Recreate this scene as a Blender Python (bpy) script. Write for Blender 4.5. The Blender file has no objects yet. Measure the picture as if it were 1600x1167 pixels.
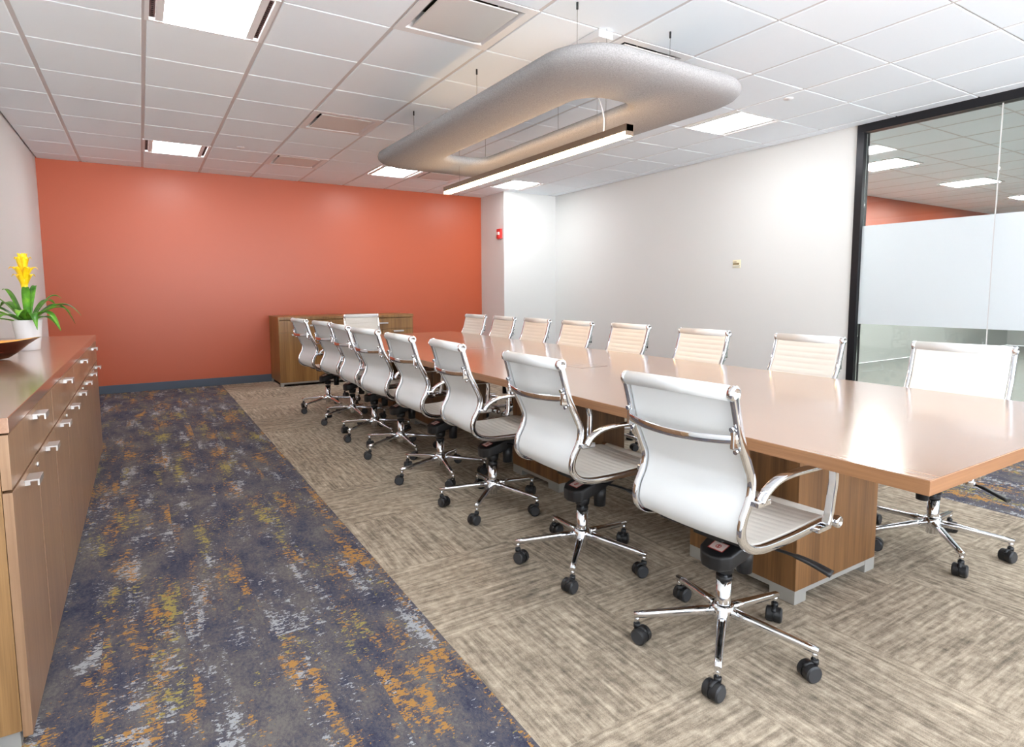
import bpy, bmesh, math, random
from mathutils import Vector, Matrix
random.seed(7)
PI = math.pi
S = bpy.context.scene
COL = S.collection

# ------------------------------------------------------------------ camera
F, CX, CY = 930.109, 800.0, 542.63
YAW, PIT, ROL = 0.555578, -0.094131, -0.004445
HCAM, HC = 1.217, 2.73
fw = Vector((math.sin(YAW)*math.cos(PIT), math.cos(YAW)*math.cos(PIT), math.sin(PIT)))
rt = Vector((math.cos(YAW), -math.sin(YAW), 0)); up = rt.cross(fw)
rr = math.cos(ROL)*rt + math.sin(ROL)*up
ur = -math.sin(ROL)*rt + math.cos(ROL)*up
cd = bpy.data.cameras.new('camera'); cam = bpy.data.objects.new('camera', cd); COL.objects.link(cam)
M = Matrix((( rr.x, ur.x, -fw.x, 0), (rr.y, ur.y, -fw.y, 0), (rr.z, ur.z, -fw.z, HCAM), (0, 0, 0, 1)))
cam.matrix_world = M
cd.sensor_width = 36; cd.sensor_fit = 'HORIZONTAL'; cd.lens = F/1600*36
cd.shift_x = 0; cd.shift_y = (CY-583.5)/1600; cd.clip_start = .02
S.camera = cam

# ------------------------------------------------------------------ world, exposure
w = bpy.data.worlds.new('world'); S.world = w; w.use_nodes = True
wb = w.node_tree.nodes['Background']; wb.inputs[1].default_value = 1.0
# bright overcast sky above the horizon, stronger glow added below it to light the ceiling
_tc = w.node_tree.nodes.new('ShaderNodeTexCoord'); _sp = w.node_tree.nodes.new('ShaderNodeSeparateXYZ'); _cr = w.node_tree.nodes.new('ShaderNodeValToRGB')
_mr = w.node_tree.nodes.new('ShaderNodeMapRange'); _mr.inputs[1].default_value = -1; _mr.inputs[2].default_value = 1
w.node_tree.links.new(_tc.outputs['Generated'], _sp.inputs[0]); w.node_tree.links.new(_sp.outputs[2], _mr.inputs[0]); w.node_tree.links.new(_mr.outputs[0], _cr.inputs[0])
_cr.color_ramp.elements[0].position = .48; _cr.color_ramp.elements[0].color = (5.4, 5.5, 5.7, 1)
_cr.color_ramp.elements[1].position = .52; _cr.color_ramp.elements[1].color = (1.6, 1.75, 1.95, 1)
w.node_tree.links.new(_cr.outputs[0], wb.inputs[0])
S.view_settings.view_transform = 'Standard'; S.view_settings.look = 'None'
S.view_settings.exposure = 1.5; S.view_settings.gamma = 1; S.view_settings.use_curve_mapping = False
P_TROFFER = 9.0; P_LINEAR = 14.0; P_CORR = 36.0

# ------------------------------------------------------------------ materials
def lin(c):
    return tuple((v/255/12.92 if v/255 <= .04045 else ((v/255+.055)/1.055)**2.4) for v in c) + (1,)
class NT:
    def __init__(s, name):
        s.m = bpy.data.materials.new(name); s.m.use_nodes = True; s.t = s.m.node_tree
        s.b = s.t.nodes['Principled BSDF']; s.out = s.t.nodes['Material Output']
    def n(s, typ, **k):
        o = s.t.nodes.new(typ)
        for a, v in k.items():
            if a.startswith('i_'):
                key = a[2:]; key = int(key) if key.isdigit() else key.replace('_', ' ')
                o.inputs[key].default_value = v
            else: setattr(o, a, v)
        return o
    def l(s, a, b): s.t.links.new(a, b)
    def math(s, op, a, b=None, c=None, clamp=False):
        o = s.n('ShaderNodeMath', operation=op); o.use_clamp = clamp
        for i, v in enumerate((a, b, c)):
            if v is None: continue
            if isinstance(v, (int, float)): o.inputs[i].default_value = v
            else: s.l(v, o.inputs[i])
        return o.outputs[0]
    def mix(s, f, a, b):
        o = s.n('ShaderNodeMix', data_type='RGBA')
        for i, v in ((0, f), (6, a), (7, b)):
            if isinstance(v, (int, float, tuple)): o.inputs[i].default_value = v
            else: s.l(v, o.inputs[i])
        return o.outputs[2]
    def ramp(s, f, stops, interp='LINEAR'):
        o = s.n('ShaderNodeValToRGB'); o.color_ramp.interpolation = interp
        e = o.color_ramp.elements
        while len(e) < len(stops): e.new(.5)
        for q, (p, c) in zip(e, stops): q.position = p; q.color = c if len(c) == 4 else c+(1,)
        s.l(f, o.inputs[0]); return o.outputs[0]
    def vec(s, scale, src='Object', loc=(0, 0, 0)):
        tc = s.n('ShaderNodeTexCoord'); mp = s.n('ShaderNodeMapping'); mp.inputs['Scale'].default_value = scale
        mp.inputs['Location'].default_value = loc
        s.l(tc.outputs[src], mp.inputs[0]); return mp.outputs[0]
    def noise(s, v, scale=1, detail=3, rough=.5, out=0):
        o = s.n('ShaderNodeTexNoise'); o.inputs['Scale'].default_value = scale; o.inputs['Detail'].default_value = detail
        o.inputs['Roughness'].default_value = rough; s.l(v, o.inputs['Vector']); return o.outputs[out]
    def bump(s, h, st=.2, dist=.002):
        o = s.n('ShaderNodeBump'); o.inputs['Strength'].default_value = st; o.inputs['Distance'].default_value = dist
        s.l(h, o.inputs['Height']); s.l(o.outputs[0], s.b.inputs['Normal'])
def plain(name, rgb, rough=.5, metal=0, spec=.5, coat=0, bump=None):
    t = NT(name); t.b.inputs['Base Color'].default_value = lin(rgb); t.b.inputs['Roughness'].default_value = rough
    t.b.inputs['Metallic'].default_value = metal; t.b.inputs['Specular IOR Level'].default_value = spec
    t.b.inputs['Coat Weight'].default_value = coat
    if bump:
        t.bump(t.noise(t.vec((1, 1, 1)), bump[0], 4), bump[1], bump[2])
    return t.m
def emis(name, rgb, st):
    t = NT(name); t.b.inputs['Base Color'].default_value = (.8, .8, .8, 1)
    t.b.inputs['Emission Color'].default_value = rgb+(1,); t.b.inputs['Emission Strength'].default_value = st
    return t.m
def wood(name, c1, c2, axis='Z', rough=.3, spec=.5, coat=0.0):
    """streaky veneer; grain runs along the given axis"""
    t = NT(name)
    sc = {'X': (.6, 14, 14), 'Y': (14, .6, 14), 'Z': (14, 14, .6)}[axis]
    n1 = t.noise(t.vec(sc), 1.3, 4, .55)
    sc2 = {'X': (2.5, 120, 120), 'Y': (120, 2.5, 120), 'Z': (120, 120, 2.5)}[axis]
    n2 = t.noise(t.vec(sc2), 1.2, 3, .6)
    f = t.math('ADD', t.math('MULTIPLY', n1, .62), t.math('MULTIPLY', n2, .38))
    mid = tuple((a+b)/2 for a, b in zip(lin(c1), lin(c2)))
    c = t.ramp(f, [(.36, lin(c2)), (.5, mid), (.64, lin(c1))])
    t.l(c, t.b.inputs['Base Color']); t.b.inputs['Roughness'].default_value = rough
    t.b.inputs['Specular IOR Level'].default_value = spec
    t.b.inputs['Coat Weight'].default_value = coat; t.b.inputs['Coat Roughness'].default_value = .13
    return t.m

def mat_carpet():
    t = NT('carpet')
    tc = t.n('ShaderNodeTexCoord'); sp = t.n('ShaderNodeSeparateXYZ'); t.l(tc.outputs['Object'], sp.inputs[0])
    X, Y = sp.outputs[0], sp.outputs[1]
    # --- taupe tiles: streaks turned at random, tile by tile
    T = .61
    gx = t.math('FLOOR', t.math('DIVIDE', t.math('SUBTRACT', X, .845), T)); gy = t.math('FLOOR', t.math('DIVIDE', t.math('SUBTRACT', Y, 1.80), T))
    cb = t.n('ShaderNodeCombineXYZ'); t.l(gx, cb.inputs[0]); t.l(gy, cb.inputs[1])
    wn = t.n('ShaderNodeTexWhiteNoise', noise_dimensions='3D'); t.l(cb.outputs[0], wn.inputs['Vector'])
    chk = t.math('MODULO', t.math('ADD', t.math('ADD', gx, gy), 200), 2)
    turn = t.math('GREATER_THAN', t.math('ADD', t.math('MULTIPLY', chk, .62), t.math('MULTIPLY', wn.outputs['Value'], .6)), .55)
    def streak(along_x):
        c = t.n('ShaderNodeCombineXYZ')
        a, b = (X, Y) if along_x else (Y, X)
        t.l(t.math('MULTIPLY', a, 5.0), c.inputs[0]); t.l(t.math('MULTIPLY', b, 62.0), c.inputs[1]); t.l(t.math('MULTIPLY', wn.outputs['Value'], 40), c.inputs[2])
        return t.noise(c.outputs[0], 1.0, 4, .62)
    st = t.n('ShaderNodeMix', data_type='FLOAT'); t.l(turn, st.inputs[0]); t.l(streak(True), st.inputs[2]); t.l(streak(False), st.inputs[3])
    fine = t.noise(t.vec((1, 1, 1)), 330, 2, .7)
    broad = t.noise(t.vec((1, 1, 1)), 1.7, 3, .5)
    blot = t.noise(t.vec((1, 1, 1), loc=(5, 3, 0)), 26, 4, .65)
    f = t.math('ADD', t.math('ADD', t.math('MULTIPLY', st.outputs[0], .38), t.math('MULTIPLY', fine, .20)), t.math('ADD', t.math('MULTIPLY', broad, .14), t.math('MULTIPLY', blot, .28)))
    taupe = t.ramp(f, [(.37, lin((92, 84, 74))), (.46, lin((136, 124, 109))), (.53, lin((168, 154, 136))), (.64, lin((208, 194, 173)))])
    # --- blue field with orange, yellow and pale flecks, laid as narrow planks
    px = t.math('FLOOR', t.math('DIVIDE', t.math('ADD', X, .926), .25))
    py = t.math('FLOOR', t.math('ADD', Y, t.math('MULTIPLY', px, .37)))
    cb2 = t.n('ShaderNodeCombineXYZ'); t.l(px, cb2.inputs[0]); t.l(py, cb2.inputs[1])
    w2 = t.n('ShaderNodeTexWhiteNoise', noise_dimensions='3D'); t.l(cb2.outputs[0], w2.inputs['Vector'])
    def vz(sx, sy, off, k=1.5):
        c = t.n('ShaderNodeCombineXYZ')
        t.l(t.math('MULTIPLY', X, sx), c.inputs[0]); t.l(t.math('MULTIPLY', Y, sy), c.inputs[1])
        t.l(t.math('ADD', t.math('MULTIPLY', w2.outputs['Value'], k), off), c.inputs[2]); return c.outputs[0]
    fib = t.noise(vz(80, 130, 3), 1, 3, .7)      # ragged edges, wider than long
    def patch(off, thr, sx=5.0, sy=2.0, rag=.62):
        n = t.noise(vz(sx, sy, off), 1, 3, .6); m = t.noise(vz(26, 40, off+9), 1, 3, .75)
        v = t.math('ADD', t.math('ADD', n, t.math('MULTIPLY', t.math('SUBTRACT', m, .5), .75)), t.math('MULTIPLY', t.math('SUBTRACT', fib, .5), rag))
        return t.ramp(v, [(thr, (0, 0, 0)), (thr+.03, (1, 1, 1))])
    bn = t.noise(vz(7, 3.5, 21, .8), 1, 8, .72)
    mid_ = t.noise(vz(110, 70, 33), 1, 2, .6)
    bf = t.math('ADD', t.math('MULTIPLY', bn, .56), t.math('ADD', t.math('MULTIPLY', fine, .22), t.math('MULTIPLY', mid_, .22)))
    base = t.ramp(bf, [(.40, lin((54, 58, 78))), (.46, lin((74, 75, 90))), (.52, lin((94, 91, 95))), (.60, lin((118, 113, 110)))])
    c = t.mix(patch(1.0, .645, 9, 1.8), base, lin((168, 170, 174)))
    c = t.mix(patch(14.0, .665, 8, 1.6), c, lin((160, 146, 84)))
    c = t.mix(patch(27.0, .640, 9, 1.7), c, lin((178, 132, 72)))
    c = t.mix(t.math('MULTIPLY', fine, .22), c, lin((60, 58, 66)))
    zone = t.math('MULTIPLY', t.math('GREATER_THAN', X, .845), t.math('LESS_THAN', X, 3.93))
    col = t.mix(zone, c, taupe)
    t.l(col, t.b.inputs['Base Color']); t.b.inputs['Roughness'].default_value = .95; t.b.inputs['Specular IOR Level'].default_value = .15
    t.bump(t.math('ADD', fine, t.math('MULTIPLY', st.outputs[0], .6)), .5, .004)
    return t.m

def mat_glass(name, tint=(.95, .97, .96)):
    t = NT(name); t.t.nodes.remove(t.b)
    tr = t.n('ShaderNodeBsdfTransparent'); tr.inputs[0].default_value = tint+(1,)
    gl = t.n('ShaderNodeBsdfGlossy'); gl.inputs['Roughness'].default_value = .0
    fr = t.n('ShaderNodeFresnel'); fr.inputs[0].default_value = 1.5
    mx = t.n('ShaderNodeMixShader'); t.l(fr.outputs[0], mx.inputs[0]); t.l(tr.outputs[0], mx.inputs[1]); t.l(gl.outputs[0], mx.inputs[2])
    t.l(mx.outputs[0], t.out.inputs[0]); return t.m
def mat_frost():
    t = NT('frosted_film'); t.t.nodes.remove(t.b)
    d = t.n('ShaderNodeBsdfDiffuse'); d.inputs[0].default_value = (.80, .84, .86, 1)
    tl = t.n('ShaderNodeBsdfTranslucent'); tl.inputs[0].default_value = (.85, .9, .93, 1)
    mx = t.n('ShaderNodeMixShader'); mx.inputs[0].default_value = .35
    t.l(d.outputs[0], mx.inputs[1]); t.l(tl.outputs[0], mx.inputs[2]); t.l(mx.outputs[0], t.out.inputs[0]); return t.m
def mat_felt():
    t = NT('grey_felt'); n = t.noise(t.vec((1, 1, 1)), 160, 3, .7)
    t.l(t.ramp(n, [(.3, lin((136, 134, 134))), (.7, lin((170, 168, 168)))]), t.b.inputs['Base Color'])
    t.b.inputs['Roughness'].default_value = .95; t.b.inputs['Specular IOR Level'].default_value = .1; t.bump(n, .3, .002); return t.m
def mat_leaf():
    t = NT('leaf'); n = t.noise(t.vec((9, 9, 9)), 2, 3)
    t.l(t.ramp(n, [(.3, lin((40, 96, 22))), (.6, lin((96, 158, 44))), (.8, lin((150, 190, 60)))]), t.b.inputs['Base Color'])
    t.b.inputs['Roughness'].default_value = .35; return t.m
def mat_flower():
    t = NT('bract'); g = t.vec((1, 1, 1)); n = t.noise(g, 30, 2)
    t.l(t.ramp(n, [(.3, lin((245, 190, 10))), (.7, lin((252, 226, 20)))]), t.b.inputs['Base Color'])
    t.b.inputs['Roughness'].default_value = .4; return t.m
def mat_lacquer():
    t = NT('amber_lacquer'); n = t.noise(t.vec((6, 6, 30)), 2, 4)
    t.l(t.ramp(n, [(.35, lin((30, 7, 4))), (.55, lin((74, 20, 8))), (.78, lin((130, 52, 16)))]), t.b.inputs['Base Color'])
    t.b.inputs['Roughness'].default_value = .12; t.b.inputs['Coat Weight'].default_value = .6; return t.m

M_ = dict(
    carpet=mat_carpet(), ceil=plain('ceiling_tile', (238, 244, 249), .9, bump=(220, .15, .001)), tee=plain('ceiling_tee', (208, 203, 202), .5),
    red=plain('red_paint', (188, 90, 57), .36, spec=.45), white=plain('white_paint', (223, 224, 222), .55, spec=.3, bump=(300, .05, .001)),
    slate=plain('slate_rubber', (74, 84, 98), .5), corrwall=plain('grey_green_paint', (172, 176, 173), .6), corrfloor=plain('dark_corridor_carpet', (116, 121, 118), .95),
    walnut=wood('walnut_top', (174, 134, 106), (150, 110, 84), 'Y', .22, .6, .8), edge=wood('oak_edge', (162, 118, 82), (128, 88, 58), 'Y', .35),
    edgex=wood('oak_edge_cross', (162, 118, 82), (128, 88, 58), 'X', .35),
    front=wood('walnut_front', (164, 130, 100), (136, 104, 78), 'Z', .3, .5, .12), side=wood('oak_side', (160, 122, 78), (112, 80, 48), 'Z', .4),
    farfront=wood('oak_front', (160, 118, 66), (124, 86, 44), 'Z', .35), ped=wood('pedestal_veneer', (138, 98, 60), (90, 60, 34), 'Z', .35),
    dark=plain('dark_gap', (34, 24, 18), .8), alu=plain('brushed_aluminium', (196, 192, 188), .42, 1), greymetal=plain('grey_plinth', (168, 166, 160), .4, .3),
    chrome=plain('chrome', (232, 234, 238), .06, 1), vinyl=plain('white_vinyl', (234, 230, 222), .42, spec=.4), mesh=plain('white_mesh_back', (228, 230, 230), .5, spec=.35),
    black=plain('black_plastic', (26, 26, 28), .45), wheel=plain('charcoal_wheel', (52, 53, 56), .5), steel=plain('satin_steel', (190, 188, 184), .22, 1),
    frame=plain('dark_bronze_frame', (36, 36, 40), .35, .5), glass=mat_glass('clear_glass'), frost=mat_frost(), felt=mat_felt(),
    bronze=plain('bronze_housing', (120, 100, 84), .4, .4), lamp=emis('troffer_diffuser', (.97, .985, 1), P_TROFFER), warm=emis('warm_diffuser', (1, .66, .36), P_LINEAR), uplight=emis('uplight_diffuser', (1, .80, .58), 2.2),
    corrlamp=emis('corridor_diffuser', (1, .99, .96), P_CORR), slot=plain('slot_brown', (92, 62, 58), .7), hole=plain('slot_hole', (22, 12, 12), .8), wmetal=plain('white_metal', (228, 226, 226), .45),
    plaque=plain('vent_plaque', (216, 212, 208), .5), leaf=mat_leaf(), flower=mat_flower(), pot=plain('white_ceramic', (240, 240, 242), .25),
    lacquer=mat_lacquer(), gold=plain('amber_inside', (236, 160, 60), .15, coat=.6), alarm=plain('alarm_red', (214, 44, 40), .4), lens=plain('pale_lens', (246, 222, 216), .2),
    cream=plain('cream_plate', (244, 236, 206), .5), tan=plain('tan_print', (150, 132, 98), .6), grey=plain('grey_print', (190, 190, 186), .6),
    sticker=plain('sticker_pink', (238, 214, 208), .5), sred=plain('sticker_red', (196, 62, 54), .5), soil=plain('soil', (60, 44, 32), .9), cord=plain('white_cord', (226, 222, 220), .5), wire=plain('steel_wire', (120, 116, 114), .4, .8))

# ------------------------------------------------------------------ mesh helpers
def newbm(): return bmesh.new()
def box(bm, x0, x1, y0, y1, z0, z1, bev=0, mi=0):
    r = bmesh.ops.create_cube(bm, size=1)
    vs = r['verts']
    for v in vs: v.co = Vector(((x0+x1)/2+v.co.x*(x1-x0), (y0+y1)/2+v.co.y*(y1-y0), (z0+z1)/2+v.co.z*(z1-z0)))
    fs = {f for v in vs for f in v.link_faces}
    for f in fs: f.material_index = mi
    if bev:
        es = {e for v in vs for e in v.link_edges}
        bmesh.ops.bevel(bm, geom=list(es), offset=bev, segments=2, affect='EDGES', profile=.6)
    return bm
def quad(bm, pts, mi=0):
    f = bm.faces.new([bm.verts.new(p) for p in pts]); f.material_index = mi; return f
def cyl(bm, a, b, r1, r2=None, n=20, mi=0, cap=True):
    a, b = Vector(a), Vector(b); r2 = r1 if r2 is None else r2
    d = (b-a).normalized(); u = d.orthogonal().normalized(); v = d.cross(u)
    R = [[bm.verts.new(p+(u*math.cos(2*PI*i/n)+v*math.sin(2*PI*i/n))*r) for i in range(n)] for p, r in ((a, r1), (b, r2))]
    for i in range(n):
        f = bm.faces.new((R[0][i], R[0][(i+1) % n], R[1][(i+1) % n], R[1][i])); f.smooth = True; f.material_index = mi
    if cap:
        for ring, rev in ((R[0], True), (R[1], False)):
            f = bm.faces.new(ring[::-1] if rev else ring); f.material_index = mi
def lathe(bm, prof, c=(0, 0, 0), axis='Z', n=32, mi=0, sx=1, sy=1):
    rings = []
    for r, h in prof:
        ring = []
        for i in range(n):
            a = 2*PI*i/n; x, y = r*math.cos(a)*sx, r*math.sin(a)*sy
            p = {'Z': (x, y, h), 'Y': (x, h, y), 'X': (h, x, y)}[axis]
            ring.append(bm.verts.new(Vector(c)+Vector(p)))
        rings.append(ring)
    for k in range(len(rings)-1):
        for i in range(n):
            f = bm.faces.new((rings[k][i], rings[k][(i+1) % n], rings[k+1][(i+1) % n], rings[k+1][i])); f.smooth = True; f.material_index = mi
    for ring in (rings[0], rings[-1]):
        if max((v.co-ring[0].co).length for v in ring) > 1e-5:
            f = bm.faces.new(ring); f.material_index = mi
def catmull(P, n=8):
    P = [Vector(p) for p in P]; Q = [P[0]*2-P[1]] + P + [P[-1]*2-P[-2]]; out = []
    for i in range(1, len(Q)-2):
        for k in range(n):
            t = k/n; a, b, c, d = Q[i-1], Q[i], Q[i+1], Q[i+2]
            out.append(.5*((2*b)+(c-a)*t+(2*a-5*b+4*c-d)*t*t+(3*b-a-3*c+d)*t**3))
    out.append(P[-1]); return out
def sweep(bm, path, shape, side, mi=0, smooth=True, scales=None):
    """sweep a closed 2D shape [(s,n)] along path; s along the fixed 'side' vector, n along the in-plane normal"""
    rings = []; side = Vector(side)
    for i, p in enumerate(path):
        t = (path[min(i+1, len(path)-1)]-path[max(i-1, 0)]).normalized()
        nrm = t.cross(side).normalized(); sd = nrm.cross(t).normalized(); k = scales[i] if scales else 1
        rings.append([bm.verts.new(p+sd*a*k+nrm*b*k) for a, b in shape])
    n = len(shape)
    for k in range(len(rings)-1):
        for i in range(n):
            f = bm.faces.new((rings[k][i], rings[k][(i+1) % n], rings[k+1][(i+1) % n], rings[k+1][i])); f.smooth = smooth; f.material_index = mi
    for ring in (rings[0], rings[-1]): f = bm.faces.new(ring); f.material_index = mi
def rrect(w, h, r, n=3):
    out = []
    for cx, cy, a0 in ((w/2-r, h/2-r, 0), (-w/2+r, h/2-r, 90), (-w/2+r, -h/2+r, 180), (w/2-r, -h/2+r, 270)):
        for i in range(n+1):
            a = math.radians(a0+90*i/n); out.append((cx+r*math.cos(a), cy+r*math.sin(a)))
    return out
def obj(name, bm, mats, parent=None, loc=None, label=None, smooth_angle=None):
    bmesh.ops.recalc_face_normals(bm, faces=bm.faces)
    me = bpy.data.meshes.new(name); bm.to_mesh(me); bm.free()
    for m in (mats if isinstance(mats, (list, tuple)) else [mats]): me.materials.append(M_[m] if isinstance(m, str) else m)
    o = bpy.data.objects.new(name, me); COL.objects.link(o)
    if loc: o.location = loc
    if parent: o.parent = parent
    if label: o['label'] = label
    if smooth_angle: me.shade_smooth() if False else None
    return o
def thing(name, label, cat, loc=(0, 0, 0), rz=0, group=None):
    o = bpy.data.objects.new(name, None); COL.objects.link(o); o.location = loc; o.rotation_euler = (0, 0, rz)
    o.empty_display_size = .1
    o['label'] = label; o['category'] = cat
    if group: o['group'] = group
    return o
def tag(o, label, cat, group=None):
    o['label'] = label; o['category'] = cat
    if group: o['group'] = group
    return o
def struct(name, bm, mats, parent=None):
    o = obj(name, bm, mats, parent)
    if not parent: o['kind'] = 'structure'
    return o
def copy_tree(o, parent=None):
    c = o.copy(); COL.objects.link(c)
    if parent: c.parent = parent
    for ch in list(o.children): copy_tree(ch, c)
    return c

# ------------------------------------------------------------------ room shell
XL, XR, YB, YF = -.926, 5.75, 8.64, -2.6
GX, GY, G = -.512, 4.020, .6096
bm = newbm(); box(bm, XL-.1, XR+.05, YF, YB+.1, -.1, 0); struct('floor', bm, 'carpet')
bm = newbm(); box(bm, XL-.1, 4.78, YB, YB+.12, 0, HC+.15); struct('wall_back', bm, 'red')
bm = newbm(); box(bm, XL-.1, XL, YF, YB, 0, HC+.15); struct('wall_left', bm, 'white')
bm = newbm(); box(bm, 4.78, XR+.12, 7.92, YB+.12, 0, HC+.15); struct('wall_column', bm, 'white')
bm = newbm(); box(bm, XR, XR+.12, 3.136, 7.92, 0, HC+.15); struct('wall_right', bm, 'white')
# wall behind the camera: piers and sill around a wide window opening
bm = newbm()
box(bm, XL-.1, XL+.5, YF-.12, YF, 0, HC+.15); box(bm, XR-.5, XR+.12, YF-.12, YF, 0, HC+.15)
box(bm, XL+.5, XR-.5, YF-.12, YF, 0, .12); box(bm, XL+.5, XR-.5, YF-.12, YF, 2.66, HC+.15)
for k in range(1, 4): x = XL+.5+(XR-XL-1)*k/4; box(bm, x-.03, x+.03, YF-.1, YF-.02, .12, 2.66)
struct('wall_front', bm, 'white')
bm = newbm(); box(bm, XL, 4.78, YB-.012, YB, 0, .1, .002); struct('baseboard_back', bm, 'slate')
bm = newbm(); box(bm, XR-.012, XR, 3.14, 7.92, 0, .1, .002); struct('baseboard_right', bm, 'slate')
bm = newbm(); box(bm, XL, XL+.012, YF, YB-.012, 0, .1, .002); struct('baseboard_left', bm, 'slate')
bm = newbm(); box(bm, 4.768, 4.78, 7.92, YB-.012, 0, .1); box(bm, 4.768, XR-.012, 7.908, 7.92, 0, .1); struct('baseboard_column', bm, 'slate')

TROFF = [(1, -1), (1, 5), (5, 5), (8, 5), (8, -1), (1, -7), (8, -7), (5, -9)]
VENT = [(3, -2), (3, 2), (3, 5), (6, 5), (5, -2)]
skip = set(TROFF+VENT)
bm = newbm()
ZT = HC
def tile(x0, x1, y0, y1):
    # tegular tile: bevelled edge, slightly proud of the tee
    g1, g2 = .0125, .0055
    a0, a1, b0, b1 = x0+g1, x1-g1, y0+g2, y1-g2
    e = .004; zt = ZT+.012
    v = [bm.verts.new(p) for p in ((a0, b0, zt), (a1, b0, zt), (a1, b1, zt), (a0, b1, zt), (a0, b0, ZT+e), (a1, b0, ZT+e), (a1, b1, ZT+e), (a0, b1, ZT+e),
                                   (a0+e, b0+e, ZT), (a1-e, b0+e, ZT), (a1-e, b1-e, ZT), (a0+e, b1-e, ZT))]
    for s in (0, 4):
        for i in range(4):
            bm.faces.new((v[s+i], v[s+(i+1) % 4], v[s+4+(i+1) % 4], v[s+4+i]))
    bm.faces.new(v[8:12])
for i in range(-1, 11):
    for j in range(-11, 8):
        if (i, j) in skip: continue
        x0, x1 = max(XL, GX+i*G), min(XR, GX+(i+1)*G); y0, y1 = max(YF, GY+j*G), min(YB, GY+(j+1)*G)
        if i == 8 and j == 6 or (i > 8 and j >= 6): y1 = min(y1, 7.92) if x0 > 4.7 else y1
        if x1-x0 > .03 and y1-y0 > .03: tile(x0, x1, y0, y1)
c = struct('ceiling', bm, 'ceil')
bm = newbm()
box(bm, XL-.1, XR+.12, YF-.1, YB+.12, HC+.16, HC+.2)
for i in range(0, 12):
    x = GX+i*G
    if x < XR: box(bm, x-.0135, x+.0135, YF, YB, ZT+.006, ZT+.012)
for j in range(-10, 8):
    y = GY+j*G; box(bm, XL, XR, y-.012, y+.012, ZT+.007, ZT+.0125)
struct('trim_1', bm, 'tee')

# ------------------------------------------------------------------ troffers and vents
def make_troffer(lampmat='lamp'):
    t = thing('troffer_light', '', 'ceiling light')
    bm = newbm(); s = G
    zf = .0
    # rim
    box(bm, .0, .022, 0, s, -.002, .012); box(bm, s-.022, s, 0, s, -.002, .012); box(bm, .022, s-.022, 0, .014, -.002, .012); box(bm, .022, s-.022, s-.014, s, -.002, .012)
    for a, b in ((.052, .092), (s-.092, s-.052)): box(bm, a, b, .014, s-.014, .002, .014)
    # housing
    box(bm, .0, s, 0, s, .055, .06); box(bm, 0, .004, 0, s, .01, .056); box(bm, s-.004, s, 0, s, .01, .056); box(bm, 0, s, 0, .004, .01, .056); box(bm, 0, s, s-.004, s, .01, .056)
    obj('housing', bm, 'wmetal', t)
    for a, b in ((.022, .052), (s-.052, s-.022)):
        bm = newbm(); box(bm, a, b, .014, s-.014, .016, .02)
        n = 22
        for k in range(n):
            y = .03+(s-.06)*k/(n-1); box(bm, (a+b)/2-.006, (a+b)/2+.006, y-.005, y+.005, .0145, .0165, 0, 1)
        obj('air_slot', bm, ['slot', 'hole'], t)
    bm = newbm(); box(bm, .092, s-.092, .014, s-.014, .006, .012); obj('diffuser', bm, lampmat, t)
    return t
labs = ['square recessed ceiling light above the aisle, cut by the top edge of the photo',
        'recessed ceiling light close to the red wall on the left', 'recessed ceiling light just beyond the far end of the felt cloud, next to a vent',
        'recessed ceiling light in front of the white column in the far right corner', 'recessed ceiling light to the right of the felt cloud near the right wall',
        'recessed ceiling light behind the camera on the credenza side', 'recessed ceiling light behind the camera on the glass wall side', 'recessed ceiling light behind the camera over the table axis']
tr0 = make_troffer()
for k, (i, j) in enumerate(TROFF):
    o = tr0 if k == 0 else copy_tree(tr0)
    o.location = (GX+i*G, GY+j*G, ZT); o['label'] = labs[k]; o['group'] = 'recessed troffers in the ceiling'
def make_vent():
    t = thing('ceiling_vent', '', 'ceiling vent'); s = G
    bm = newbm()
    box(bm, 0, s, 0, .055, 0, .006, .001); box(bm, 0, s, s-.055, s, 0, .006, .001); box(bm, 0, .055, .055, s-.055, 0, .006); box(bm, s-.055, s, .055, s-.055, 0, .006)
    a, b = .055, .13; z = .075
    for q in (((a, a, 0), (s-a, a, 0), (s-b, b, z), (b, b, z)), ((s-a, a, 0), (s-a, s-a, 0), (s-b, s-b, z), (s-b, b, z)),
              ((s-a, s-a, 0), (a, s-a, 0), (b, s-b, z), (s-b, s-b, z)), ((a, s-a, 0), (a, a, 0), (b, b, z), (b, s-b, z))): quad(bm, q)
    obj('frame', bm, 'wmetal', t)
    bm = newbm(); box(bm, b, s-b, b, s-b, z, z+.02); obj('duct_neck', bm, 'dark', t)
    bm = newbm(); c = .085; box(bm, c, s-c, c, s-c, .0, .008, .002)
    for x in (.2, s-.2): box(bm, x-.004, x+.004, c+.01, c+.018, .006, .07)
    obj('plaque', bm, 'plaque', t)
    return t
vl = ['largest looking ceiling vent, between the near aisle light and the felt cloud', 'ceiling vent reflecting the red wall, second from the camera along the aisle side',
      'small ceiling vent close to the red wall, farthest along the aisle side', 'ceiling vent beside the far light beyond the felt cloud', 'ceiling vent partly hidden behind the near end of the felt cloud']
v0 = make_vent()
for k, (i, j) in enumerate(VENT):
    o = v0 if k == 0 else copy_tree(v0)
    o.location = (GX+i*G, GY+j*G, ZT-.002); o['label'] = vl[k]; o['group'] = 'square plaque vents in the ceiling'
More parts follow.
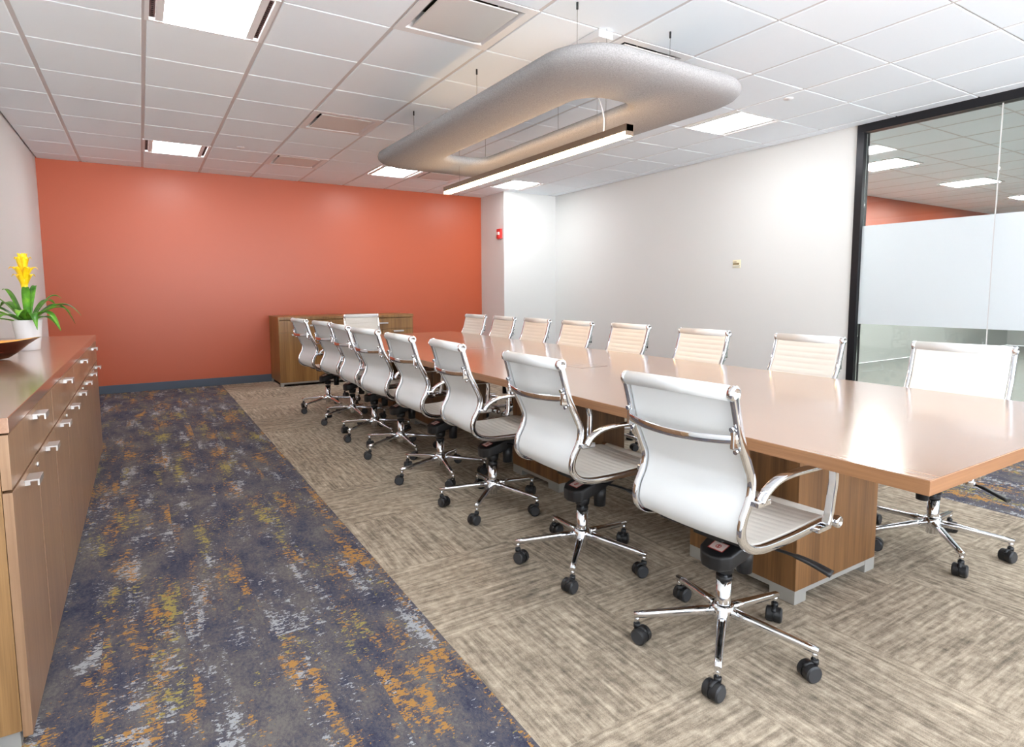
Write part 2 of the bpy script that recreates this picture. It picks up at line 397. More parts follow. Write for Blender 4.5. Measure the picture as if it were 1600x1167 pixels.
for k, (x, y, l) in enumerate(((4.454, 2.994, 'small white sprinkler cover in the ceiling right of the felt cloud'), (.972, 6.937, 'small white sprinkler cover in the ceiling near the red wall'))):
    bm = newbm(); lathe(bm, [(.038, .004), (.038, -.002), (.034, -.006), (.0, -.007)], n=28)
    tag(obj('sprinkler_cover', bm, 'wmetal', loc=(x, y, ZT-.001)), l, 'sprinkler', 'concealed sprinkler covers')
bm = newbm(); box(bm, 2.335, 2.44, 2.79, 3.44, ZT-.045, ZT-.001, .004)
tag(obj('ceiling_rail', bm, 'wmetal'), 'white rectangular rail box fixed to the ceiling above the felt cloud', 'ceiling rail')

# ------------------------------------------------------------------ felt cloud
def ringpts(cx, cy, hx, hy, r, nc=10, ns=(6, 20)):
    out = []
    cs = [(cx+hx-r, cy+hy-r, 0), (cx-hx+r, cy+hy-r, 90), (cx-hx+r, cy-hy+r, 180), (cx+hx-r, cy-hy+r, 270)]
    for k, (x, y, a0) in enumerate(cs):
        arc = [Vector((x+r*math.cos(math.radians(a0+90*i/nc)), y+r*math.sin(math.radians(a0+90*i/nc)), 0)) for i in range(nc+1)]
        out += arc
        nx, ny, na = cs[(k+1) % 4]; nxt = Vector((nx+r*math.cos(math.radians(na)), ny+r*math.sin(math.radians(na)), 0))
        m = ns[k % 2]
        for i in range(1, m): out.append(arc[-1].lerp(nxt, i/m))
    return out
cl = thing('acoustic_cloud', 'large grey felt ring-shaped acoustic cloud hanging on thin wires above the table', 'acoustic panel', (2.42, 3.72, 2.285))
O = ringpts(0, 0, .66, 1.49, .30); I = ringpts(-.07, -.1, .20, .95, .15)
sec = [(.16, .118), (.07, .113), (.015, .100), (-.012, .078), (.002, .056), (.04, .040), (.10, .028), (.2, .016), (.35, .008), (.6, .003), (.85, .0), (.95, .003), (1.0, .012), (1.01, .035), (1.0, .060), (.93, .068), (.6, .08), (.3, .106)]
bm = newbm(); rings = []
for o_, i_ in zip(O, I):
    # keep the rounded rim the same width all the way round
    d = i_-o_; L = d.length; ring = []
    for wq, z in sec:
        wd = wq*.45 if wq < .3 else None
        wx = (wd/L if wd is not None else wq)
        ring.append(bm.verts.new(o_+d*wx+Vector((0, 0, z))))
    rings.append(ring)
n = len(rings); m = len(sec)
for k in range(n):
    for i in range(m):
        f = bm.faces.new((rings[k][i], rings[k][(i+1) % m], rings[(k+1) % n][(i+1) % m], rings[(k+1) % n][i])); f.smooth = True
obj('felt_shell', bm, 'felt', cl)
for y in (-1.11, 0, 1.11):
    for x in (-.385, .305):
        bm = newbm(); cyl(bm, (x, y, .10), (x, y, HC-2.285-.001), .0014, n=6); wq = obj('suspension_wire', bm, 'wire', cl)
        bm = newbm(); cyl(bm, (x, y, HC-2.286-.035), (x, y, HC-2.286), .006, n=10); obj('wire_gripper', bm, 'black', wq)

ll = thing('linear_pendant', 'long slim pendant light with warm glowing diffuser hanging below the felt cloud', 'pendant light', (2.38, 3.755, 2.085))
bm = newbm(); L2 = 1.185
box(bm, -.0275, .0275, -L2, L2, .022, .062, .002)
box(bm, -.0275, .0275, -L2, -L2+.005, 0, .062); box(bm, -.0275, .0275, L2-.005, L2, 0, .062); obj('housing', bm, 'bronze', ll)
bm = newbm(); box(bm, -.0272, .0272, -L2+.005, L2-.005, 0, .0215, .003); obj('diffuser', bm, 'warm', ll)
bm = newbm(); box(bm, -.018, .018, -L2+.02, L2-.02, .0615, .0635); obj('top_diffuser', bm, 'uplight', ll)
for y in (-.98, -.90, .92):
    bm = newbm(); cyl(bm, (0, y, .06), (0, y, HC-2.085), .0013, n=6); obj('suspension_wire', bm, 'wire', ll)
bm = newbm(); sweep(bm, catmull([(.0, -.96, .06), (.0, -.96, .15), (-.0, -.93, .24), (.0, -.90, .30), (.0, -.90, .45), (.0, -.90, .645)], 8), rrect(.008, .008, .0035), (1, 0, 0)); obj('power_cord', bm, 'cord', ll)

# ------------------------------------------------------------------ glass wall
bm = newbm()
y0, y1 = YF, 3.136
box(bm, XR-.02, XR+.08, y0, y1, HC-.072, HC+.15, .002); box(bm, XR-.02, XR+.08, y1-.066, y1, 0, HC-.072, .002); box(bm, XR-.02, XR+.08, y0, y1-.066, 0, .06, .002)
gf = struct('window_1', bm, 'frame')
joints = [3.07, 2.045, 1.02, -.005, -1.03, YF]
for k in range(5):
    a, b = joints[k+1]+.004, joints[k]-.004
    bm = newbm(); box(bm, XR+.02, XR+.032, a, b, .06, HC-.072); obj('glass_pane', bm, 'glass', gf)
    bm = newbm(); box(bm, XR+.017, XR+.0195, a, b, .895, 1.807); obj('frosted_film', bm, 'frost', gf)
    if k: bm = newbm(); box(bm, XR+.021, XR+.031, joints[k]-.004, joints[k]+.004, .06, HC-.072); obj('joint_seal', bm, 'wmetal', gf)

# corridor beyond the glass
bm = newbm(); box(bm, XR+.05, 16, YF, 5.3, -.1, -.001); struct('floor_corridor', bm, 'corrfloor')
bm = newbm(); box(bm, XR+.12, 16, 5.3, 5.4, 1.35, HC+.1); struct('wall_corridor_end', bm, 'red')
bm = newbm(); box(bm, XR+.12, 16, 5.3, 5.4, 0, 1.35); struct('wall_corridor_lower', bm, 'corrwall')
bm = newbm(); box(bm, 16, 16.1, YF, 5.4, 0, HC+.1); box(bm, XR, 16.1, YF-.1, YF, 0, HC+.1); struct('wall_corridor_far', bm, 'corrwall')
bm = newbm(); box(bm, XR+.08, 16, YF, 5.3, HC, HC+.05)
struct('ceiling_corridor', bm, 'ceil')
bm = newbm()
for k in range(17): box(bm, XR+.08+k*G, XR+.1+k*G, YF, 5.3, HC-.002, HC-.0005)
for k in range(12): box(bm, XR+.08, 16, GY-k*G, GY-k*G+.014, HC-.002, HC-.0005)
struct('trim_2', bm, 'tee')
crl = ['nearest corridor ceiling light seen through the glass wall', 'second corridor ceiling light seen through the glass wall', 'third corridor ceiling light seen through the glass wall', 'unseen light added beyond the near glass panes to brighten the corridor', 'unseen light added just behind the near glass panes to brighten the corridor', 'unseen light added far behind the near glass panes to brighten the corridor']
for k, (x, y) in enumerate(((7.75, 3.9), (10.1, 3.9), (12.5, 3.9), (9.0, .6), (6.9, 1.2), (11.2, .6))):  # last three are added out of view to brighten the corridor
    if k == 0:
        t = ct = thing('corridor_light', crl[0], 'ceiling light', group='corridor ceiling lights')
        bm = newbm(); s = .3
        for q in ((-s, s, -s, -s+.03), (-s, s, s-.03, s), (-s, -s+.03, -s+.03, s-.03), (s-.03, s, -s+.03, s-.03)): box(bm, *q, -.012, 0)
        obj('housing', bm, 'wmetal', t)
        bm = newbm(); box(bm, -s+.03, s-.03, -s+.03, s-.03, -.009, -.002); obj('diffuser', bm, 'corrlamp', t)
    else: t = copy_tree(ct)
    t.location = (x, y, HC-.002); t['label'] = crl[k]

# ------------------------------------------------------------------ wall fittings
al = thing('fire_alarm', 'small red fire alarm strobe on the side of the white column', 'fire alarm', (4.78, 8.03, 2.10))
bm = newbm(); box(bm, -.035, 0, -.06, .06, -.075, .075, .006); lathe(bm, [(.04, -.036), (.045, -.04), (.03, -.05), (0, -.052)], (0, 0, -.045), 'X', 20); obj('housing', bm, 'alarm', al)
bm = newbm(); box(bm, -.055, -.034, -.035, .035, -.018, .028, .006); obj('strobe_lens', bm, 'lens', al)
wp = thing('wall_sign', 'tiny cream plate with printed lines on the white right wall', 'sign', (XR, 4.43, 1.513))
bm = newbm(); box(bm, -.006, 0, -.055, .05, -.045, .045, .002); obj('plate', bm, 'cream', wp)
bm = newbm(); box(bm, -.0075, -.006, .0, .042, .018, .026); box(bm, -.0075, -.006, -.035, .045, -.012, .01); obj('printed_lines', bm, 'tan', wp)
bm = newbm(); box(bm, -.0075, -.006, -.05, .046, -.027, -.018); box(bm, -.0075, -.006, -.04, .046, -.038, -.031); obj('small_print', bm, 'grey', wp)

# ------------------------------------------------------------------ credenzas
def pull(parent, c, ax, out, w=.085):
    """flat tab pull, lip hanging down; ax = 'Y' bar runs along y (front faces +x), 'X' runs along x (front faces -y)"""
    bm = newbm(); x, y, z = c
    if ax == 'Y':
        box(bm, x, x+.034, y-w/2, y+w/2, z-.002, z+.003, .001); box(bm, x+.029, x+.034, y-w/2, y+w/2, z-.016, z, .001)
        for s in (-.3, .3): box(bm, x, x+.012, y+s*w-.01, y+s*w+.01, z-.014, z)
    else:
        box(bm, x-w/2, x+w/2, y-.034, y, z-.002, z+.003, .001); box(bm, x-w/2, x+w/2, y-.034, y-.029, z-.016, z, .001)
        for s in (-.3, .3): box(bm, x+s*w-.01, x+s*w+.01, y-.012, y, z-.014, z)
    return obj('handle', bm, 'alu', parent)
# long credenza on the left
CF, CB = -.31, XL+.004; Y0, Y1 = 1.96, 5.50; U = (Y1-Y0)/4; HT = .9
cw = tag(obj('credenza_worktop', box(newbm(), CB, CF+.004, Y0-.004, Y1+.01, HT-.04, HT, .0015), 'walnut'), 'long glossy walnut worktop running over the left cabinets', 'worktop')
CX0, CX1 = CB, CF-.022
ul = ['walnut cabinet nearest the camera under the left worktop', 'walnut cabinet second from the camera under the left worktop', 'walnut cabinet third from the camera under the left worktop', 'walnut cabinet farthest from the camera under the left worktop, nearest the red wall']
for k in range(4):
    a, b = Y0+k*U, Y0+(k+1)*U
    t = thing('storage_cabinet', ul[k], 'cabinet', ((CX0+CX1)/2, (a+b)/2, 0), 0, 'cabinets under the left worktop')
    ox, oy = -(CX0+CX1)/2, -(a+b)/2
    def B(bm, x0, x1, y0, y1, z0, z1, bev=0, mi=0): return box(bm, x0+ox, x1+ox, y0+oy, y1+oy, z0, z1, bev, mi)
    bm = newbm()
    B(bm, CX0, CX1, a+.001, a+.02, .05, HT-.041); B(bm, CX0, CX1, b-.02, b-.001, .05, HT-.041); B(bm, CX0, CX0+.01, a+.02, b-.02, .05, HT-.041)
    B(bm, CX0, CX1-.004, a+.02, b-.02, .05, .07); B(bm, CX0, CX1-.004, a+.02, b-.02, .70, .715)
    obj('carcass', bm, 'side', t)
    bm = newbm(); B(bm, CX0+.01, CX1-.05, a+.02, b-.02, .012, .05)
    for q in (a+.01, b-.05): B(bm, CX1-.05, CX1-.005, q, q+.04, 0, .05, .002)
    obj('plinth', bm, 'greymetal', t)
    zs = .705
    bm = newbm(); B(bm, CX1+.001, CF, a+.003, b-.003, zs+.004, HT-.046, .001); d = obj('drawer', bm, 'front', t)
    pull(d, (CF+ox, (a+b)/2+oy, .835), 'Y', 1)
    for h in range(2):
        c0, c1 = a+h*U/2, a+(h+1)*U/2
        bm = newbm(); B(bm, CX1+.001, CF, c0+.003, c1-.003, .03, zs-.004, .001); d = obj('door', bm, 'front', t)
        pull(d, (CF+ox, (c0+c1)/2+oy, .682), 'Y', 1)
    bm = newbm(); cyl(bm, (CF+ox-.003, (a+b)/2+oy-.03, .675), (CF+ox+.006, (a+b)/2+oy-.03, .675), .008, n=14); obj('lock', bm, 'alu', t)
# far credenza at the red wall
t = thing('credenza', 'oak credenza with drawers and doors against the red wall', 'cabinet', (2.38, 8.3, 0))
x0, x1, y0, y1 = 1.467-2.38, 3.293-2.38, 7.99-8.3, 8.62-8.3
bm = newbm(); box(bm, x0-.004, x1+.004, y0-.004, y1, .86, .9, .002); obj('top', bm, 'farfront', t)
bm = newbm(); box(bm, x0, x0+.02, y0+.022, y1, .05, .859); box(bm, x1-.02, x1, y0+.022, y1, .05, .859); box(bm, x0+.02, x1-.02, y1-.01, y1, .05, .859); box(bm, x0+.02, x1-.02, y0+.024, y1-.01, .05, .07); box(bm, x0+.02, x1-.02, y0+.024, y1-.01, .69, .705); box(bm, -.01, .01, y0+.024, y1-.01, .07, .859)
obj('carcass', bm, 'farfront', t)
bm = newbm(); box(bm, x0+.02, x1-.02, y0+.06, y1-.02, .01, .05, 0, 1)
for q in (x0, x1-.04): box(bm, q, q+.04, y0, y0+.05, 0, .05, .002); box(bm, q, q+.04, y1-.06, y1, 0, .05, .002)
box(bm, x0+.04, x1-.04, y0+.01, y0+.03, .03, .05)
obj('plinth', bm, ['greymetal', 'dark'], t)
W2 = (x1-x0)/2
for h in range(2):
    a, b = x0+h*W2, x0+(h+1)*W2
    bm = newbm(); box(bm, a+.002, b-.002, y0, y0+.02, .70, .852, .001); d = obj('drawer', bm, 'farfront', t); pull(d, ((a+b)/2, y0, .79), 'X', -1, .15)
    for g in range(2):
        c0, c1 = a+g*W2/2, a+(g+1)*W2/2
        bm = newbm(); box(bm, c0+.002, c1-.002, y0, y0+.02, .055, .695, .001); d = obj('door', bm, 'farfront', t); pull(d, ((c0+c1)/2, y0, .675), 'X', -1, .15)

# ------------------------------------------------------------------ conference table
TX0, TX1, TY0, TY1 = 1.650, 3.155, .680, 6.46
tb = thing('conference_table', 'very long walnut conference table with glossy top and box pedestals', 'table', (2.4075, 3.57, 0))
ox, oy = -2.4075, -3.57
bm = newbm(); box(bm, TX0+ox+.0015, TX1+ox-.0015, TY0+oy+.0015, TY1+oy-.0015, .7385, .7405); obj('tabletop', bm, 'walnut', tb)
bm = newbm(); box(bm, TX0+ox, TX1+ox, TY0+oy, TY1+oy, .70, .739, .0015)
for f in bm.faces:
    if abs(f.normal.y) > .7: f.material_index = 1
obj('edge_band', bm, ['edge', 'edgex'], tb)
for k, y in enumerate((1.295, 2.83, 4.65, 5.62)):
    bm = newbm(); a, b = 2.085+ox, (2.665 if k == 0 else 2.61)+ox; c, d = y+oy, y+oy+.52
    box(bm, a, b, c, d, .055, .70, .0015); p = obj('pedestal', bm, 'ped', tb)
    bm = newbm()
    box(bm, a+.04, b-.04, c+.002, c+.02, .035, .055); box(bm, a+.002, a+.02, c+.04, d-.04, .035, .055); box(bm, b-.02, b-.002, c+.04, d-.04, .035, .055)
    for fx in (a, b-.075):
        for fy in (c, d-.11): box(bm, fx, fx+.075, fy, fy+.11, .0, .055, .002)
    obj('foot_rail', bm, 'greymetal', p)
for y in (2.95, 4.45):
    bm = newbm(); a, b, c, d = 2.29+ox, 2.50+ox, y-.075+oy, y+.075+oy
    box(bm, a, b, c, d, .7404, .7412); hq = obj('power_hatch', bm, 'walnut', tb)
    bm = newbm()
    for q in ((a, b, c, c+.003), (a, b, d-.003, d), (a, a+.003, c, d), (b-.003, b, c, d)): box(bm, *q, .7404, .7422)
    obj('hatch_rim', bm, 'alu', hq)

# ------------------------------------------------------------------ chairs
prof = [(-.268, .930), (-.250, .870), (-.226, .790), (-.190, .715), (-.168, .660), (-.176, .605), (-.204, .552), (-.209, .505), (-.178, .468), (-.115, .450), (-.03, .446), (.07, .446), (.16, .450), (.24, .452), (.275, .448), (.305, .438)]
HW = .208
path = catmull([(a, 0, b) for a, b in prof], 6)
def make_chair():
    t = thing('office_chair', '', 'chair')
    # normals: pointing to the sitter's side
    N = []
    for i in range(len(path)):
        d = (path[min(i+1, len(path)-1)]-path[max(i-1, 0)]).normalized(); N.append(Vector((-d.z, 0, d.x)))
    S_ = [0]
    for i in range(1, len(path)): S_.append(S_[-1]+(path[i]-path[i-1]).length)
    tot = S_[-1]
    # resample finely
    def at(s):
        s = min(max(s, 0), tot)
        for i in range(1, len(S_)):
            if S_[i] >= s:
                u = (s-S_[i-1])/(S_[i]-S_[i-1]+1e-9); return path[i-1].lerp(path[i], u), N[i-1].lerp(N[i], u).normalized()
        return path[-1], N[-1]
    def sling(s0, s1, name):
        bm = newbm(); rows = []; K = int((s1-s0)/.0055); ys = [-1, -.97, -.8, -.5, -.2, .2, .5, .8, .97, 1]
        for k in range(K+1):
            s = s0+(s1-s0)*k/K; p, nn = at(s)
            ph = (s % .033)/.033; rib = -.0035*math.exp(-((ph-.5)/.13)**2)
            fr, bk = [], []
            for q in ys:
                sag = -.006*(1-q*q)
                e = 1 if abs(q) < .96 else 0
                fr.append(bm.verts.new(p+Vector((0, q*HW, 0))+nn*(.0055+sag+rib*e))); bk.append(bm.verts.new(p+Vector((0, q*HW, 0))+nn*(-.0045+sag)))
            rows.append((fr, bk))
        for k in range(K):
            for i in range(len(ys)-1):
                f = bm.faces.new((rows[k][0][i], rows[k][0][i+1], rows[k+1][0][i+1], rows[k+1][0][i])); f.smooth = True
                f = bm.faces.new((rows[k][1][i+1], rows[k][1][i], rows[k+1][1][i], rows[k+1][1][i+1])); f.smooth = True; f.material_index = 1
            for i in (0, -1):
                bm.faces.new((rows[k][0][i], rows[k+1][0][i], rows[k+1][1][i], rows[k][1][i]))
        for r in (rows[0], rows[-1]):
            bm.faces.new(r[0]+r[1][::-1])
        return obj(name, bm, ['vinyl', 'mesh'], t)
    sb = .60
    sling(.012, sb, 'backrest'); sling(sb, tot-.004, 'seat')
    bm = newbm(); cyl(bm, (-.272, -.214, .930), (-.272, .214, .930), .0225, n=24); hr = obj('top_roll', bm, 'mesh', t)
    for s in (-1, 1):
        bm = newbm(); lathe(bm, [(.0235, s*.212), (.0235, s*.226), (.019, s*.231), (.012, s*.231), (.011, s*.228), (0, s*.228)], (-.272, 0, .930), 'Y', 24); obj('end_cap', bm, 'chrome', hr)
    bm = newbm(); cyl(bm, (.312, -.212, .434), (.312, .212, .434), .0205, n=24); fr = obj('front_roll', bm, 'vinyl', t)
    for s in (-1, 1):
        bm = newbm(); lathe(bm, [(.0215, s*.210), (.0215, s*.240), (.017, s*.245), (.010, s*.245), (.009, s*.242), (0, s*.242)], (.312, 0, .434), 'Y', 24); obj('end_cap', bm, 'chrome', fr)
    # side frames: flat bars following the sling, in-plane depth 28 mm
    for s in (-1, 1):
        bm = newbm(); pp = [p+Vector((0, s*.221, 0))-nn*.007 for p, nn in zip(path, N)]
        sweep(bm, pp, rrect(.021, .026, .005, 2), (0, 1, 0)); obj('side_frame', bm, 'chrome', t)
    # cross bar behind the back
    bm = newbm(); bp = catmull([(-.250, -.222, .800), (-.266, -.205, .797), (-.292, -.11, .792), (-.302, 0, .790), (-.292, .11, .792), (-.266, .205, .797), (-.250, .222, .800)], 6)
    sweep(bm, bp, rrect(.026, .009, .003, 2), (0, 0, 1)); bb = obj('back_bar', bm, 'chrome', t)
    for s in (-1, 1):
        bm = newbm()
        for z, x in ((.830, -.262), (.762, -.240)): cyl(bm, (x, s*.215, z), (x-.012, s*.215, z-.003), .0075, n=14)
        box(bm, -.268, -.240, s*.215-.007, s*.215+.007, .770, .822, .003); obj('bar_bracket', bm, 'chrome', bb)
    # arms
    for s in (-1, 1):
        bm = newbm(); o = .250
        ap = catmull([(-.160, s*(o-.006), .600), (-.140, s*o, .634), (-.095, s*(o+.004), .658), (-.03, s*(o+.010), .668), (.08, s*(o+.016), .668), (.17, s*(o+.014), .664), (.215, s*(o+.010), .646), (.232, s*(o+.006), .606), (.230, s*(o+.002), .55), (.226, s*(o-.002), .49), (.214, s*(o-.006), .448)], 6)
        sc = [1.0 if i < len(ap)*.12 else 1.0 for i in range(len(ap))]
        sweep(bm, ap, rrect(.032, .016, .006, 3), (0, 1, 0))
        box(bm, -.185, -.120, s*.236-.018, s*.236+.018, .590, .610, .004); box(bm, .165, .245, s*.236-.014, s*.236+.014, .430, .448, .004)
        obj('armrest', bm, 'chrome', t)
    # under-seat hardware
    bm = newbm()
    for x in (-.09, .17): box(bm, x-.02, x+.02, -.205, .205, .418, .434, .003)
    box(bm, -.10, .19, -.06, .06, .404, .42, .004); obj('seat_bracket', bm, 'black', t)
    bm = newbm()
    hx = [(-.078, -.035), (-.084, 0), (-.078, .035), (-.05, .062), (.02, .068), (.16, .055), (.16, -.055), (.02, -.068), (-.05, -.062)]
    # wedge body rising forward
    lo = [bm.verts.new((x, y, .288+max(0, x+.08)*.30)) for x, y in hx]; hi = [bm.verts.new((x*1.02, y*1.02, .340+max(0, x+.08)*.30)) for x, y in hx]
    bm.faces.new(lo); bm.faces.new(hi)
    for i in range(len(hx)): bm.faces.new((lo[i], lo[(i+1) % len(hx)], hi[(i+1) % len(hx)], hi[i]))
    bmesh.ops.bevel(bm, geom=list(bm.edges), offset=.010, segments=3, affect='EDGES', profile=.6)
    cyl(bm, (0, 0, .262), (0, 0, .30), .030, .036, n=24)
    for f in bm.faces: f.smooth = True
    mech = obj('tilt_mechanism', bm, 'black', t)
    bm = newbm()
    sl = .30
    def onp(x, y, h): return (x, y, .340+(x+.08)*sl+h)
    quad(bm, [onp(-.055, -.028, .003), onp(-.012, -.028, .003), onp(-.012, .030, .003), onp(-.055, .030, .003)], 0)
    quad(bm, [onp(-.052, -.025, .0034), onp(-.015, -.025, .0034), onp(-.015, .027, .0034), onp(-.052, .027, .0034)], 1)
    ring = [(-.034+.010*math.cos(2*PI*i/16), .001+.010*math.sin(2*PI*i/16)) for i in range(16)]; inner = [(-.034+.007*math.cos(2*PI*i/16), .001+.007*math.sin(2*PI*i/16)) for i in range(16)]
    for i in range(16):
        quad(bm, [onp(*ring[i], .0038), onp(*ring[(i+1) % 16], .0038), onp(*inner[(i+1) % 16], .0038), onp(*inner[i], .0038)], 0)
    quad(bm, [onp(-.040, -.002, .0038), onp(-.028, -.002, .0038), onp(-.028, .004, .0038), onp(-.040, .004, .0038)], 0)
    obj('warning_sticker', bm, ['sred', 'sticker'], mech, label='pale sticker with red border and round red symbol')
    bm = newbm(); cyl(bm, (.085, -.02, .245), (.085, -.02, .345), .026, .030, n=20); 
    obj('tension_knob', bm, 'black', mech)
    for s in (-1, 1):
        bm = newbm(); sweep(bm, catmull([(.06, s*.05, .362), (.08, s*.13, .366), (.095, s*.20, .362), (.11, s*.25, .350), (.12, s*.30, .335)], 5), rrect(.022, .010, .004, 2), (1, 0, 0), scales=[.7]*10+[1.1+.05*i for i in range(11)][:11]); obj('lever', bm, 'black', mech)
    # gas lift
    bm = newbm(); cyl(bm, (0, 0, .235), (0, 0, .285), .014, n=20); cyl(bm, (0, 0, .235), (0, 0, .250), .027, n=24, mi=1); cyl(bm, (0, 0, .07), (0, 0, .237), .025, n=28)
    obj('gas_lift', bm, ['chrome', 'black'], t)
    # five-star base
    bm = newbm(); lathe(bm, [(.025, .098), (.036, .100), (.040, .112), (.040, .136), (.034, .146), (.026, .150)], n=32); hub = obj('base_hub', bm, 'chrome', t)
    for k in range(5):
        a = 2*PI*k/5; ca, sa = math.cos(a), math.sin(a)
        bm = newbm()
        lp = [Vector((r*ca, r*sa, z)) for r, z in ((.030, .122), (.10, .116), (.18, .107), (.26, .098), (.302, .093))]
        sweep(bm, lp, rrect(.030, .026, .009, 3), (-sa, ca, 0), scales=[1.15, 1.0, .9, .8, .74])
        cyl(bm, (.292*ca, .292*sa, .060), (.292*ca, .292*sa, .094), .0095, n=14)
        leg = obj('base_leg', bm, 'chrome', t)
        th = a+[.5, 1.9, -.7, 2.6, .9][k]
        cx, cy = .292*ca-.018*math.cos(th), .292*sa-.018*math.sin(th); ax = Vector((-math.sin(th), math.cos(th), 0))
        bm = newbm(); c = Vector((cx, cy, .0275))
        for s in (-1, 1):
            A = c+ax*s*.0035; B_ = c+ax*s*.027
            cyl(bm, A, B_-ax*s*.004, .0275, n=26, cap=False); cyl(bm, B_-ax*s*.004, B_, .0275, .0225, n=26, cap=False)
            cyl(bm, B_-ax*s*.001, B_+ax*s*.0005, .0226, n=26, mi=1); cyl(bm, A, A+ax*s*.001, .0275, n=26)
        cyl(bm, c-ax*.006, c+ax*.006, .0255, n=20)
        # hood over the wheels
        hood = []
        fwd = Vector((math.cos(th), math.sin(th), 0))
        for i in range(9):
            an = math.radians(-20+i*20); hood.append(c+fwd*.0285*math.cos(an)+Vector((0, 0, 1))*.0285*math.sin(an))
        sweep(bm, hood, [(-.007, -.002), (.007, -.002), (.007, .003), (-.007, .003)], ax, mi=0)
        cyl(bm, (.292*ca, .292*sa, .050), (.292*ca, .292*sa, .064), .012, n=14)
        obj('caster', bm, ['black', 'wheel'], leg)
    return t
ch0 = make_chair()
for c in ch0.children_recursive:     # trim the seat and back to their real width
    top = c.name.split('.')[0]; par = c.parent.name.split('.')[0]
    if top in ('base_hub', 'base_leg', 'gas_lift', 'tilt_mechanism') or par in ('base_leg', 'tilt_mechanism'): continue
    for v in c.data.vertices: v.co.y *= .925
used = [False]
def place(x, y, deg, spin, label, group, lift=0.0, k=1.0):
    o = ch0 if not used[0] else copy_tree(ch0); used[0] = True
    o.location = (x, y, 0); o.rotation_euler = (0, 0, math.radians(deg)); o['label'] = label; o['group'] = group
    for c in o.children:
        n = c.name.split('.')[0]
        if n in ('base_hub', 'base_leg'): c.rotation_euler = (0, 0, math.radians(spin-deg))
        elif n != 'gas_lift': c.location.z = lift
    return o
GL, GR = 'white chairs along the aisle side of the table', 'white chairs along the far side of the table'
LEFT = [(1.645, 1.280, 3, 0, 'white mid-back office chair nearest the camera on the aisle side'),
        (1.642, 2.050, 0, 8, 'second white office chair from the camera on the aisle side'),
        (1.652, 2.875, -3, 7, 'third white office chair from the camera on the aisle side'),
        (1.635, 3.54, 1, -28, 'fourth white office chair from the camera on the aisle side'),
        (1.640, 4.26, 7, -18, 'fifth white office chair from the camera on the aisle side'),
        (1.644, 4.88, 1, -9, 'sixth white office chair from the camera on the aisle side'),
        (1.662, 5.56, 6, -18, 'seventh white office chair from the camera on the aisle side'),
        (1.610, 6.24, 6, -9, 'white office chair farthest from the camera on the aisle side, by the oak credenza')]
for x, y, d, s, l in LEFT: place(x, y, d, s, l, GL)
RIGHT = [(3.125, 1.27, 186, 8, 'white chair at the near right of the table, in front of the glass wall'),
         (3.06, 2.05, 180, 20, 'second white chair from the camera on the far side, left of the glass frame'),
         (3.01, 2.78, 180, 5, 'third white chair from the camera on the far side of the table'),
         (3.06, 3.56, 180, 0, 'fourth white chair from the camera on the far side of the table'),
         (3.01, 4.18, 180, 36, 'fifth white chair from the camera on the far side of the table'),
         (3.0, 4.80, 180, 0, 'sixth white chair from the camera on the far side of the table'),
         (3.0, 5.42, 180, 36, 'seventh white chair from the camera on the far side, before the white column'),
         (3.0, 6.04, 184, 0, 'white chair farthest from the camera on the far side, against the red wall')]
for x, y, d, s, l in RIGHT: place(x, y, d, s, l, GR)
place(2.22, 6.72, 270, 10, 'white chair alone at the far head of the table in front of the oak credenza', 'white chair at the far head of the table')

# ------------------------------------------------------------------ plant and bowl on the credenza
pl = thing('potted_bromeliad', 'potted bromeliad with yellow flower spike in a white pot on the left worktop', 'plant', (-.545, 4.25, HT))
bm = newbm(); lathe(bm, [(.0, .0), (.046, .0), (.050, .004), (.069, .165), (.071, .170), (.067, .170), (.064, .150), (.0, .148)], n=40); obj('pot', bm, 'pot', pl)
bm = newbm(); lathe(bm, [(.0, .150), (.066, .1505), (.0, .156)], n=24); obj('soil', bm, 'soil', pl)
def leaf(bm, az, length, lift, droop, width, z0=.15, base=.012, mi=0):
    ca, sa = math.cos(az), math.sin(az); K = 14; L_, R_, C_ = [], [], []
    for k in range(K+1):
        u = k/K; r = base+length*u*(1-.12*u); z = z0+lift*math.sin(min(1, u*1.05)*PI*.55)-droop*u*u*u
        wd = 1.5*width*(.55+.75*u if u < .45 else (.89*(1-((u-.45)/.55)**2.2)))+.0006
        c = Vector((r*ca, r*sa, z)); s = Vector((-sa, ca, 0))
        L_.append(bm.verts.new(c-s*wd+Vector((0, 0, wd*.35)))); R_.append(bm.verts.new(c+s*wd+Vector((0, 0, wd*.35)))); C_.append(bm.verts.new(c))
    for k in range(K):
        for a, b in ((L_, C_), (C_, R_)):
            f = bm.faces.new((a[k], b[k], b[k+1], a[k+1])); f.smooth = True; f.material_index = mi
bm = newbm()
rng = random.Random(3)
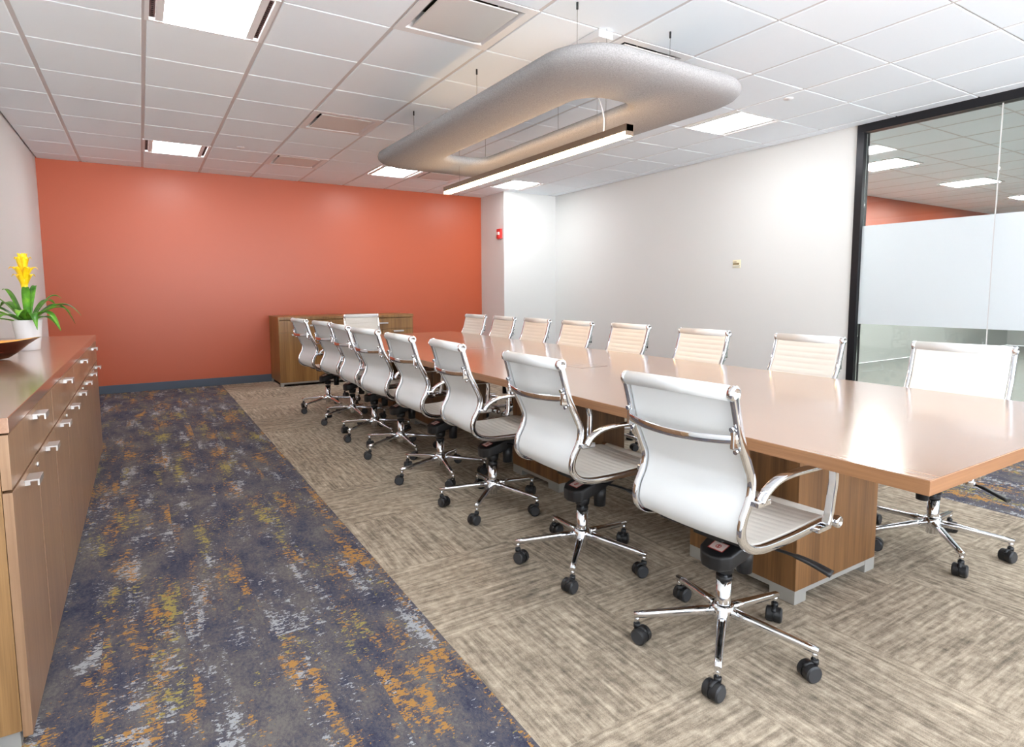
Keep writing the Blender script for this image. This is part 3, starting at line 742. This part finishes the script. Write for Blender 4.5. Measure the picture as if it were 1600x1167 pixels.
for (az, ln, li, dr, wd) in [(-.1, .27, .14, .10, .016), (.35, .24, .15, .16, .017), (-.6, .20, .06, .10, .015), (.9, .20, .15, .05, .014), (1.6, .18, .17, .04, .014), (2.3, .22, .14, .05, .015), (2.9, .27, .13, .08, .016),
                             (3.5, .26, .10, .08, .016), (4.0, .22, .08, .10, .016), (4.6, .18, .10, .06, .017), (5.1, .16, .09, .12, .016), (5.6, .22, .10, .14, .016), (3.2, .20, .17, .03, .014), (2.6, .13, .19, .0, .013), (.2, .17, .17, .03, .014),
                             (3.75, .30, .05, .06, .013), (1.2, .11, .21, .0, .012), (4.9, .07, .20, .0, .014), (-.3, .23, .11, .05, .013)]:
    leaf(bm, az, ln, li, dr, wd)
lf = obj('leaves', bm, 'leaf', pl); so = lf.modifiers.new('thick', 'SOLIDIFY'); so.thickness = .0012
bm = newbm()
cyl(bm, (0, 0, .16), (0, 0, .42), .012, .016, n=12)
for lev, (z, n_, ln, li, wd) in enumerate([(.29, 3, .012, .11, .009), (.345, 5, .055, .085, .010), (.375, 6, .068, .095, .010), (.40, 5, .040, .125, .010), (.42, 4, .020, .115, .009)]):
    for k in range(n_): leaf(bm, 2*PI*k/n_+lev*.5, ln, li, .02 if lev < 4 else 0, wd, z0=z, base=.006)
fl = obj('flower_spike', bm, 'flower', pl); so = fl.modifiers.new('thick', 'SOLIDIFY'); so.thickness = .0012

bw = thing('decorative_bowl', 'dark amber lacquered boat-shaped bowl with golden inside on the left worktop', 'bowl', (-.655, 3.72, HT))
def shell(bm, prof, n=56, zoff=0):
    rings = []
    for r, z in prof:
        ring = []
        for i in range(n):
            a = 2*PI*i/n; e = abs(math.cos(a))
            rx = r*(1+.16*e**6); ry = r*.62
            ring.append(bm.verts.new((rx*math.cos(a), ry*math.sin(a), z+(.020*e**3)*(r/.2)**2)))
        rings.append(ring)
    for k in range(len(rings)-1):
        for i in range(n): f = bm.faces.new((rings[k][i], rings[k][(i+1) % n], rings[k+1][(i+1) % n], rings[k+1][i])); f.smooth = True
    bm.faces.new(rings[0])
    return rings
bm = newbm(); R1 = shell(bm, [(.070, .0), (.085, .003), (.118, .026), (.150, .056), (.182, .078), (.198, .084)])
obj('outer_shell', bm, 'lacquer', bw)
bm = newbm(); shell(bm, [(.05, .010), (.08, .012), (.115, .034), (.147, .062), (.180, .0815), (.198, .0842)]); obj('inner_surface', bm, 'gold', bw)
